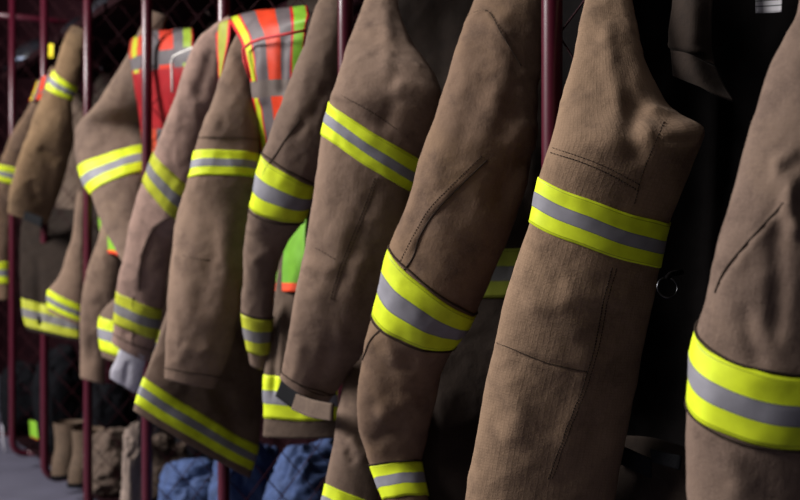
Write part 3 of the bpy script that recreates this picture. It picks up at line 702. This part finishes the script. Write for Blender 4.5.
# ================================================================== COAT 5 with vest
t = coat_root(4, 'greyish brown turnout coat with a kinked sleeve and curved band, hanging behind the bright post')
body_back(t, 4, M['shade_tan'], wid=0.48, x=1.36, seed=51)
Fs = Loft([(150, 10, 168, 16, 1.12), (138, 34, 160, 40, 1.08), (128, 54, 154, 60, 1.05), (113, 80, 154, 84, 1.025), (97, 105, 154, 106, 1.01), (76, 128, 154, 124, 1.0), (79, 168, 154, 146, 0.995, -6), (91, 196, 152, 174, 0.99, -7),
           (97, 212, 150, 205, 0.985, -4), (110, 238, 148, 234, 0.985), (122, 262, 146, 260, 0.985)],
          ratio=0.5, n=80, ds=0.007, amp=0.9, seed=121, creases=[([(80, 128), (100, 135), (120, 130)], 6, 0.005)])
Fs.build('sleeve', M['tan5'], t); Fs.band(6, 7, M['trim'], seed=1)
F2 = Loft([(104, 205, 124, 205, 1.06), (98, 238, 122, 242, 1.03), (87, 272, 120, 276, 1.01), (80, 325, 112, 328, 1.0), (80, 350, 106, 352, 1.0), (80, 378, 104, 385, 1.0)], ratio=0.5, n=70, ds=0.008, amp=0.9, seed=131,
          creases=[([(92, 320), (90, 365)], 5, -0.004)])
F2.build('sleeve', M['tan3'], t)
v = thing('safety_vest', 'orange safety vest seen through wire mesh behind the bright post', 'vest', (1.08, MIDY[4], 0.8), VG)
sheet('vest_front', [[(134, 52, 1.17), (150, 46, 1.2), (172, 42, 1.22), (193, 40, 1.24)],
                     [(133, 38, 1.07), (150, 32, 1.09), (172, 30, 1.11), (193, 29, 1.13)],
                     [(129, 52, 1.01), (150, 44, 1.03), (172, 40, 1.05), (193, 38, 1.08)],
                     [(133, 78, 1.0), (150, 74, 1.02), (173, 72, 1.04), (192, 70, 1.07)],
                     [(140, 125, 1.03), (155, 124, 1.04), (172, 123, 1.06), (188, 122, 1.09)],
                     [(142, 170, 1.05), (155, 170, 1.06), (172, 170, 1.07), (188, 170, 1.1)]], M['vest_shaded'], v, thick=0.003, res=(60, 36), amp=1.2, seed=141)
sheet('vest_back', [[(100, 200, 1.035), (112, 200, 1.03), (130, 200, 1.03)], [(99, 225, 1.025), (110, 225, 1.02), (128, 240, 1.02)], [(104, 254, 1.02), (114, 254, 1.015), (128, 262, 1.02)]], M['vest_lime'], v, thick=0.003, res=(30, 16), amp=0.6)

# ================================================================== COAT 6 (golden)
t = coat_root(5, 'golden brown turnout coat with pointed shoulder and black tab at its cuff')
body_back(t, 5, M['shade_tan'], wid=0.46, x=1.34, z_bot=0.7, seed=61)
G = Loft([(72, 26, 84, 28, 1.06), (67, 35, 85, 40, 1.03), (60, 53, 82, 62, 1.0), (54, 70, 77, 87, 0.985, 2), (46, 88, 72, 100, 0.965, 2), (38, 106, 72, 118, 0.955), (24, 144, 73, 140, 0.945), (16, 168, 67, 168, 0.935), (9, 198, 57, 198, 0.93, 2), (8, 212, 47, 224, 0.93, 2)],
         ratio=0.5, n=76, ds=0.007, amp=0.9, seed=151, creases=[([(38, 148), (50, 154), (62, 160)], 4, -0.010), ([(60, 160), (56, 180), (50, 205)], 5, 0.009), ([(30, 180), (36, 205)], 5, -0.008)])
G.build('sleeve', M['tan6'], t); G.band(3, 4, M['trim'], seed=1)
sheet('cuff_tab', [[(22, 210, 0.905), (42, 218, 0.905)], [(20, 218, 0.905), (41, 227, 0.905)]], M['velcro'], G.obj, thick=0.006, res=(8, 10), amp=0.3)['label'] = 'black tab'
G2 = Loft([(78, 190, 84, 192, 1.03), (68, 250, 83, 255, 0.98), (56, 281, 83, 292, 0.955), (49, 289, 83, 306, 0.945, 1), (48, 307, 83, 323, 0.945, 1), (49, 311, 83, 327, 0.945, 1)], ratio=0.35, n=60, ds=0.008, amp=0.7, seed=161)
G2.build('sleeve', M['tan3'], t); G2.band(3, 4, M['trim'], seed=2)
GP = Loft([(24, 205, 80, 210, 1.08), (20, 260, 80, 262, 1.0), (22, 298, 80, 312, 0.97, 1), (26, 326, 79, 338, 0.97, 1), (27, 330, 79, 341, 0.97, 1)], ratio=0.12, n=70, ds=0.008, amp=1.2, seed=163, creases=[([(38, 250), (41, 340)], 4, -0.010)])
GP.build('front_panel', M['shade_tan'], t); GP.band(2, 3, M['trim_dirty'], seed=4)
# ================================================================== COAT 7
t = coat_root(6, 'brown turnout coat at the left, mostly hidden behind the golden brown one')
body_back(t, 6, M['shade_tan'], wid=0.46, x=1.34, z_bot=0.7, seed=71)
Hh = Loft([(52, 66, 64, 70, 1.06), (40, 84, 56, 90, 1.03), (28, 108, 48, 114, 1.01), (14, 132, 40, 142, 1.0), (-1, 164, 32, 170, 0.99, 1), (-5, 178, 26, 188, 0.985, 1), (-12, 210, 16, 216, 0.98), (-14, 262, 9, 262, 0.98), (-15, 283, 9, 284, 0.98), (-15, 300, 9, 300, 0.98)], ratio=0.5, n=60, ds=0.008, amp=0.9, seed=171)
Hh.build('sleeve', M['tan2'], t); Hh.band(4, 5, M['trim'], seed=1); Hh.band(7, 8, M['trim'], seed=2)
v = thing('safety_vest', 'strip of orange and yellow safety vest at the shoulder left of the golden brown coat', 'vest', (1.0, MIDY[6], 0.9), VG)
sheet('vest_front', [[(36, 82, 0.985), (44, 76, 0.99), (56, 72, 1.02)], [(33, 92, 0.975), (42, 86, 0.98), (54, 84, 1.01)], [(29, 101, 0.975), (38, 100, 0.98), (50, 100, 1.0)]], M['vest'], v, thick=0.003, res=(20, 20), amp=0.5)

t = coat_root(7, 'dark brown turnout coat farthest away, beyond the leftmost post')
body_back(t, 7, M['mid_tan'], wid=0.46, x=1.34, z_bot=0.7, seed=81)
# ------------------------------------------------------------------ gear in the lockers
def blob(name, c, r, mat, parent=None, seed=0, amp=0.18, freq=3.0, flat=True, n=(90, 60), pw=0.75):
    """slumped soft bag / bundle"""
    V, Fc = [], []; nu, nv = n
    for i in range(nv + 1):
        ph = math.pi * i / nv
        for k in range(nu):
            th = 2 * math.pi * k / nu
            d = Vector((math.sin(ph) * math.cos(th), math.sin(ph) * math.sin(th), math.cos(ph)))
            sgn = lambda x: math.copysign(abs(x) ** pw, x)
            q = Vector((d.x * 1.3 + seed, d.y * 1.3, d.z * 2.6 + seed * 2.1))
            q2 = q + Vector((0.5, 0.3, 0.4)) * mnoise.noise(q * 1.5)
            f = 1 + amp * 0.8 * mnoise.noise(d * 1.6 + Vector((seed, 0, 3))) + amp * 0.55 * (0.5 - 1.6 * abs(mnoise.noise(q2 * 1.5))) + amp * 0.22 * (0.5 - 1.6 * abs(mnoise.noise(q2 * 3.6)))
            V.append((c[0] + r[0] * sgn(d.x) * f, c[1] + r[1] * sgn(d.y) * f, max(c[2] + r[2] * sgn(d.z) * f, c[2] - r[2] * 0.97)))
    for i in range(nv):
        for k in range(nu): Fc.append((i * nu + k, (i + 1) * nu + k, (i + 1) * nu + (k + 1) % nu, i * nu + (k + 1) % nu))
    return mesh_obj(name, V, Fc, mat, parent, None, True, origin=None if parent else (c[0], c[1], c[2] - r[2]))
TZ = 0.092
def on_tray(px, py_top, X, halfw_px, name, mat, label, cat, depth=0.12, seed=0, group=None, amp=0.18, y_lim=None):
    c = px_(px, 400, X); zt = px_(px, py_top, X)[2]; Z = zof(px, X)
    r = (depth, halfw_px * Z / F / 0.8, (zt - TZ) / 2)
    o = blob(name, (c[0], c[1], TZ + r[2]), r, mat, None, seed, amp)
    return tag(o, label, cat, group)
on_tray(193, 464, 1.20, 24, 'folded_garment', M['blue'], 'blue garment heaped on the tray behind the third post', 'clothing', 0.10, 1, amp=0.3)
on_tray(245, 442, 1.25, 18, 'duffel_bag', M['blue'], 'dark blue bag behind the hem of the coat with the large vest', 'bag', 0.10, 5, amp=0.3)
on_tray(312, 446, 1.32, 25, 'duffel_bag', M['blue'], 'blue bag below the hem beside the second post, seen through wire mesh', 'bag', 0.12, 9, amp=0.25)
on_tray(116, 432, 1.14, 20, 'bunker_trousers', M['pants'], 'tan trousers heaped on the tray left of the bright post', 'trousers', 0.09, 13, amp=0.35)
on_tray(160, 440, 1.19, 12, 'bunker_trousers', M['pants'], 'tan trousers in a heap right of the bright post foot', 'trousers', 0.09, 17, amp=0.35)
# boots: tan leather pull-on boots
def boot(px, X, label, lean=0.0, s=1.0):
    c = px_(px, 400, X); z = TZ + 0.001
    t = thing('leather_boot', label, 'boot', (c[0], c[1], z), 'tan boots on the tray')
    prof = [(0.000, 0.055, 0.040, 0.0), (0.05, 0.052, 0.042, 0.0), (0.10, 0.050, 0.045, 0.01), (0.16, 0.055, 0.05, 0.015), (0.20, 0.06, 0.055, 0.016)]
    V, Fc = [], []; n = 28
    rows = hermite([p[0] for p in prof], np.array(prof), np.linspace(0, 0.2, 22))
    rows[:, 0] *= 1.0
    for (h, a, b, o) in rows:
        for k in range(n):
            th = 2 * math.pi * k / n
            toe = -max(0, math.cos(th)) * max(0, 1 - h / 0.08) ** 1 * 0.11
            V.append((c[0] + o + a * math.cos(th) - toe, c[1] + b * math.sin(th) + lean * h, z + 0.012 + h * s))
    for i in range(21):
        for k in range(n): Fc.append((i * n + k, i * n + (k + 1) % n, (i + 1) * n + (k + 1) % n, (i + 1) * n + k))
    Fc.append(tuple(range(n - 1, -1, -1)))
    mesh_obj('boot_upper', V, Fc, M['glove'], t)
    V = []; Fc = []
    for h in (0, 0.014):
        for k in range(n):
            th = 2 * math.pi * k / n
            V.append((c[0] + 0.058 * math.cos(th) + max(0, math.cos(th)) * 0.115, c[1] + 0.044 * math.sin(th), z + h))
    for k in range(n): Fc.append((k, (k + 1) % n, n + (k + 1) % n, n + k))
    Fc += [tuple(range(n - 1, -1, -1)), tuple(range(n, 2 * n))]
    mesh_obj('sole', V, Fc, M['blk'], t)
boot(66, 1.05, 'left one of two tan leather boots on the tray below the golden brown coat', 0.1)
boot(83, 1.07, 'right one of two tan leather boots on the tray below the golden brown coat', -0.05)
on_tray(60, 352, 1.15, 18, 'gear_bag', M['blk'], 'black gear bag standing behind the tan boots', 'bag', 0.10, 25, amp=0.2)
on_tray(110, 384, 1.23, 18, 'gear_bag', M['blk'], 'black gear bag behind the tan trousers', 'bag', 0.10, 29, amp=0.2)
on_tray(165, 392, 1.42, 16, 'gear_bag', M['blk'], 'black gear bag behind the bright post, under the slanted lime hem', 'bag', 0.10, 33, amp=0.2)
on_tray(205, 415, 1.36, 20, 'gear_bag', M['blk'], 'black gear bag behind the blue garment', 'bag', 0.10, 37, amp=0.2)
on_tray(133, 434, 1.06, 6, 'cloth_bundle', M['wrist2'], 'pale beige cloth bundle just left of the bright post', 'cloth', 0.035, 41, amp=0.35)
gb = on_tray(22, 366, 1.12, 20, 'gear_bag', M['blk'], 'black gear bag at the bottom left, lime patch on its side', 'bag', 0.10, 21, amp=0.2)
sheet('reflective_patch', [[(29, 420, 1.045), (36, 422, 1.045)], [(30, 437, 1.045), (38, 440, 1.045)]], M['vest_lime'], gb, thick=0.004, res=(8, 8), amp=0.3)
MB().tube([px_(2, 424, 1.05), px_(3, 440, 1.045), px_(5, 452, 1.05)], 0.005, 8).build('strap', M['wrist'], gb)
tg = thing('name_tag', 'small yellow tag hanging from the shelf above the golden brown coat', 'tag', tuple(px_(50, 58, 1.05)))
sheet('tag_plate', [[(48, 44, 1.05), (53, 44, 1.05)], [(48, 58, 1.05), (53, 58, 1.05)]], M['yellow'], tg, thick=0.003, res=(8, 8), amp=0.1)
MB().tube([px_(50.5, 44, 1.053), px_(50.5, 44, 1.053) * np.array([1, 1, 0]) + np.array([0.004, 0, 1.822])], 0.003, 6).build('lanyard', M['blk'], tg)
def small(name, px, py, X, r, mat, label, cat, **k):
    c = px_(px, py, X); return tag(blob(name, c, r, mat, None, k.get('seed', 1), k.get('amp', 0.1), n=(20, 14)), label, cat)

# helmets on the shelf
def helmet(px, X, label, mat, s=1.0, shield=True):
    c = px_(px, 100, X); z = 1.8285
    t = thing('fire_helmet', label, 'helmet', (c[0], c[1], z), 'helmets on the shelves')
    V, Fc = [], []; n = 40; m = 14
    for i in range(m + 1):
        ph = math.pi / 2 * i / m
        for k in range(n):
            th = 2 * math.pi * k / n
            ridge = 1 + 0.03 * (abs(math.sin(th * 2)) < 0.12)
            V.append((c[0] + 0.135 * s * math.cos(th) * math.cos(ph) * ridge, c[1] + 0.11 * s * math.sin(th) * math.cos(ph) * ridge, z + 0.02 + 0.125 * s * math.sin(ph)))
    for i in range(m):
        for k in range(n): Fc.append((i * n + k, i * n + (k + 1) % n, (i + 1) * n + (k + 1) % n, (i + 1) * n + k))
    mesh_obj('shell', V, Fc, mat, t)
    V, Fc = [], []
    for (rx, ry, h) in ((0.13, 0.105, 0.022), (0.185, 0.14, 0.004), (0.185, 0.14, 0.0), (0.13, 0.105, 0.016)):
        for k in range(n):
            th = 2 * math.pi * k / n
            ext = 1.15 if math.cos(th) > 0.3 else 1.0
            V.append((c[0] + rx * s * ext * math.cos(th), c[1] + ry * s * math.sin(th), z + h))
    for i in range(4):
        for k in range(n): j = (i + 1) % 4; Fc.append((i * n + k, i * n + (k + 1) % n, j * n + (k + 1) % n, j * n + k))
    mesh_obj('brim', V, Fc, mat, t)
    MB().tube([(c[0] - 0.135 * s * math.cos(a), c[1], z + 0.022 + 0.130 * s * math.sin(a)) for a in np.linspace(0.1, math.pi - 0.1, 20)], 0.006, 8).build('crest', mat, t)
    for q in (-0.5, 0.5):
        b = MB()
        a0 = math.pi + q
        pts = [(c[0] + 0.14 * s * math.cos(a), c[1] + 0.115 * s * math.sin(a), z + 0.045) for a in np.linspace(a0 - 0.3, a0 + 0.3, 8)]
        b.tube(pts, 0.008, 6); b.build('reflective_tape', M['greytape'], t)
helmet(126, 1.26, 'black helmet with grey-blue reflective tape on the shelf left of the bright post', M['helmet'])
helmet(92, 1.28, 'black helmet on the shelf above the golden brown coat', M['helmet'])
helmet(43, 1.22, 'black helmet on the shelf at the left end of the row', M['helmet'])

# white wire hanger in the locker of the pinkish coat
def pts(l, X): return [px_(a, b, X) for a, b in l]
tag(MB().tube(pts([(172.5, 92), (172, 74), (171.5, 62), (173, 57), (178, 54), (190, 49), (204, 44)], 1.0), 0.0032, 8).build('wire_hanger', M['white'], None, True, origin=px_(173, 92, 1.0)), 'white wire hanger end sticking out beside the orange vest', 'hanger')

# ------------------------------------------------------------------ light: daylight from the bay side, plus an added camera-side fill
def area(name, loc, target, size, power, col=(1, 1, 1)):
    l = bpy.data.lights.new(name, 'AREA'); l.shape = 'RECTANGLE'; l.size, l.size_y = size; l.energy = power; l.color = col
    o = link(bpy.data.objects.new(name, l)); o.location = loc
    d = Vector(target) - Vector(loc); o.rotation_euler = d.to_track_quat('-Z', 'Y').to_euler(); return o
area('bay_daylight', (-3.3, 3.7, 3.9), (1.0, 2.0, 1.1), (2.8, 2.0), 800, (1.0, 0.98, 0.96))
area('fill_lamp', (-0.9, 0.2, 3.9), (0.95, 0.9, 1.0), (0.4, 1.6), 8, (0.97, 0.97, 1.0))  # weak fill added from the camera side, no fixture there
w = bpy.data.worlds.new('world'); bpy.context.scene.world = w; w.use_nodes = True
w.node_tree.nodes['Background'].inputs[0].default_value = (0.5, 0.5, 0.6, 1); w.node_tree.nodes['Background'].inputs[1].default_value = 0.02

# ------------------------------------------------------------------ camera
cd = bpy.data.cameras.new('camera'); co = link(bpy.data.objects.new('camera', cd))
cd.lens = 50; cd.sensor_width = 36; cd.clip_start = 0.05
co.location = CAM; co.rotation_euler = (math.pi / 2, 0, -TH)
cd.dof.use_dof = True; cd.dof.focus_distance = 1.45; cd.dof.aperture_fstop = 5.0
sc = bpy.context.scene; sc.camera = co
sc.view_settings.view_transform = 'Standard'; sc.view_settings.look = 'None'
sc.view_settings.gamma = 1; sc.view_settings.exposure = 0.0; sc.view_settings.use_curve_mapping = False
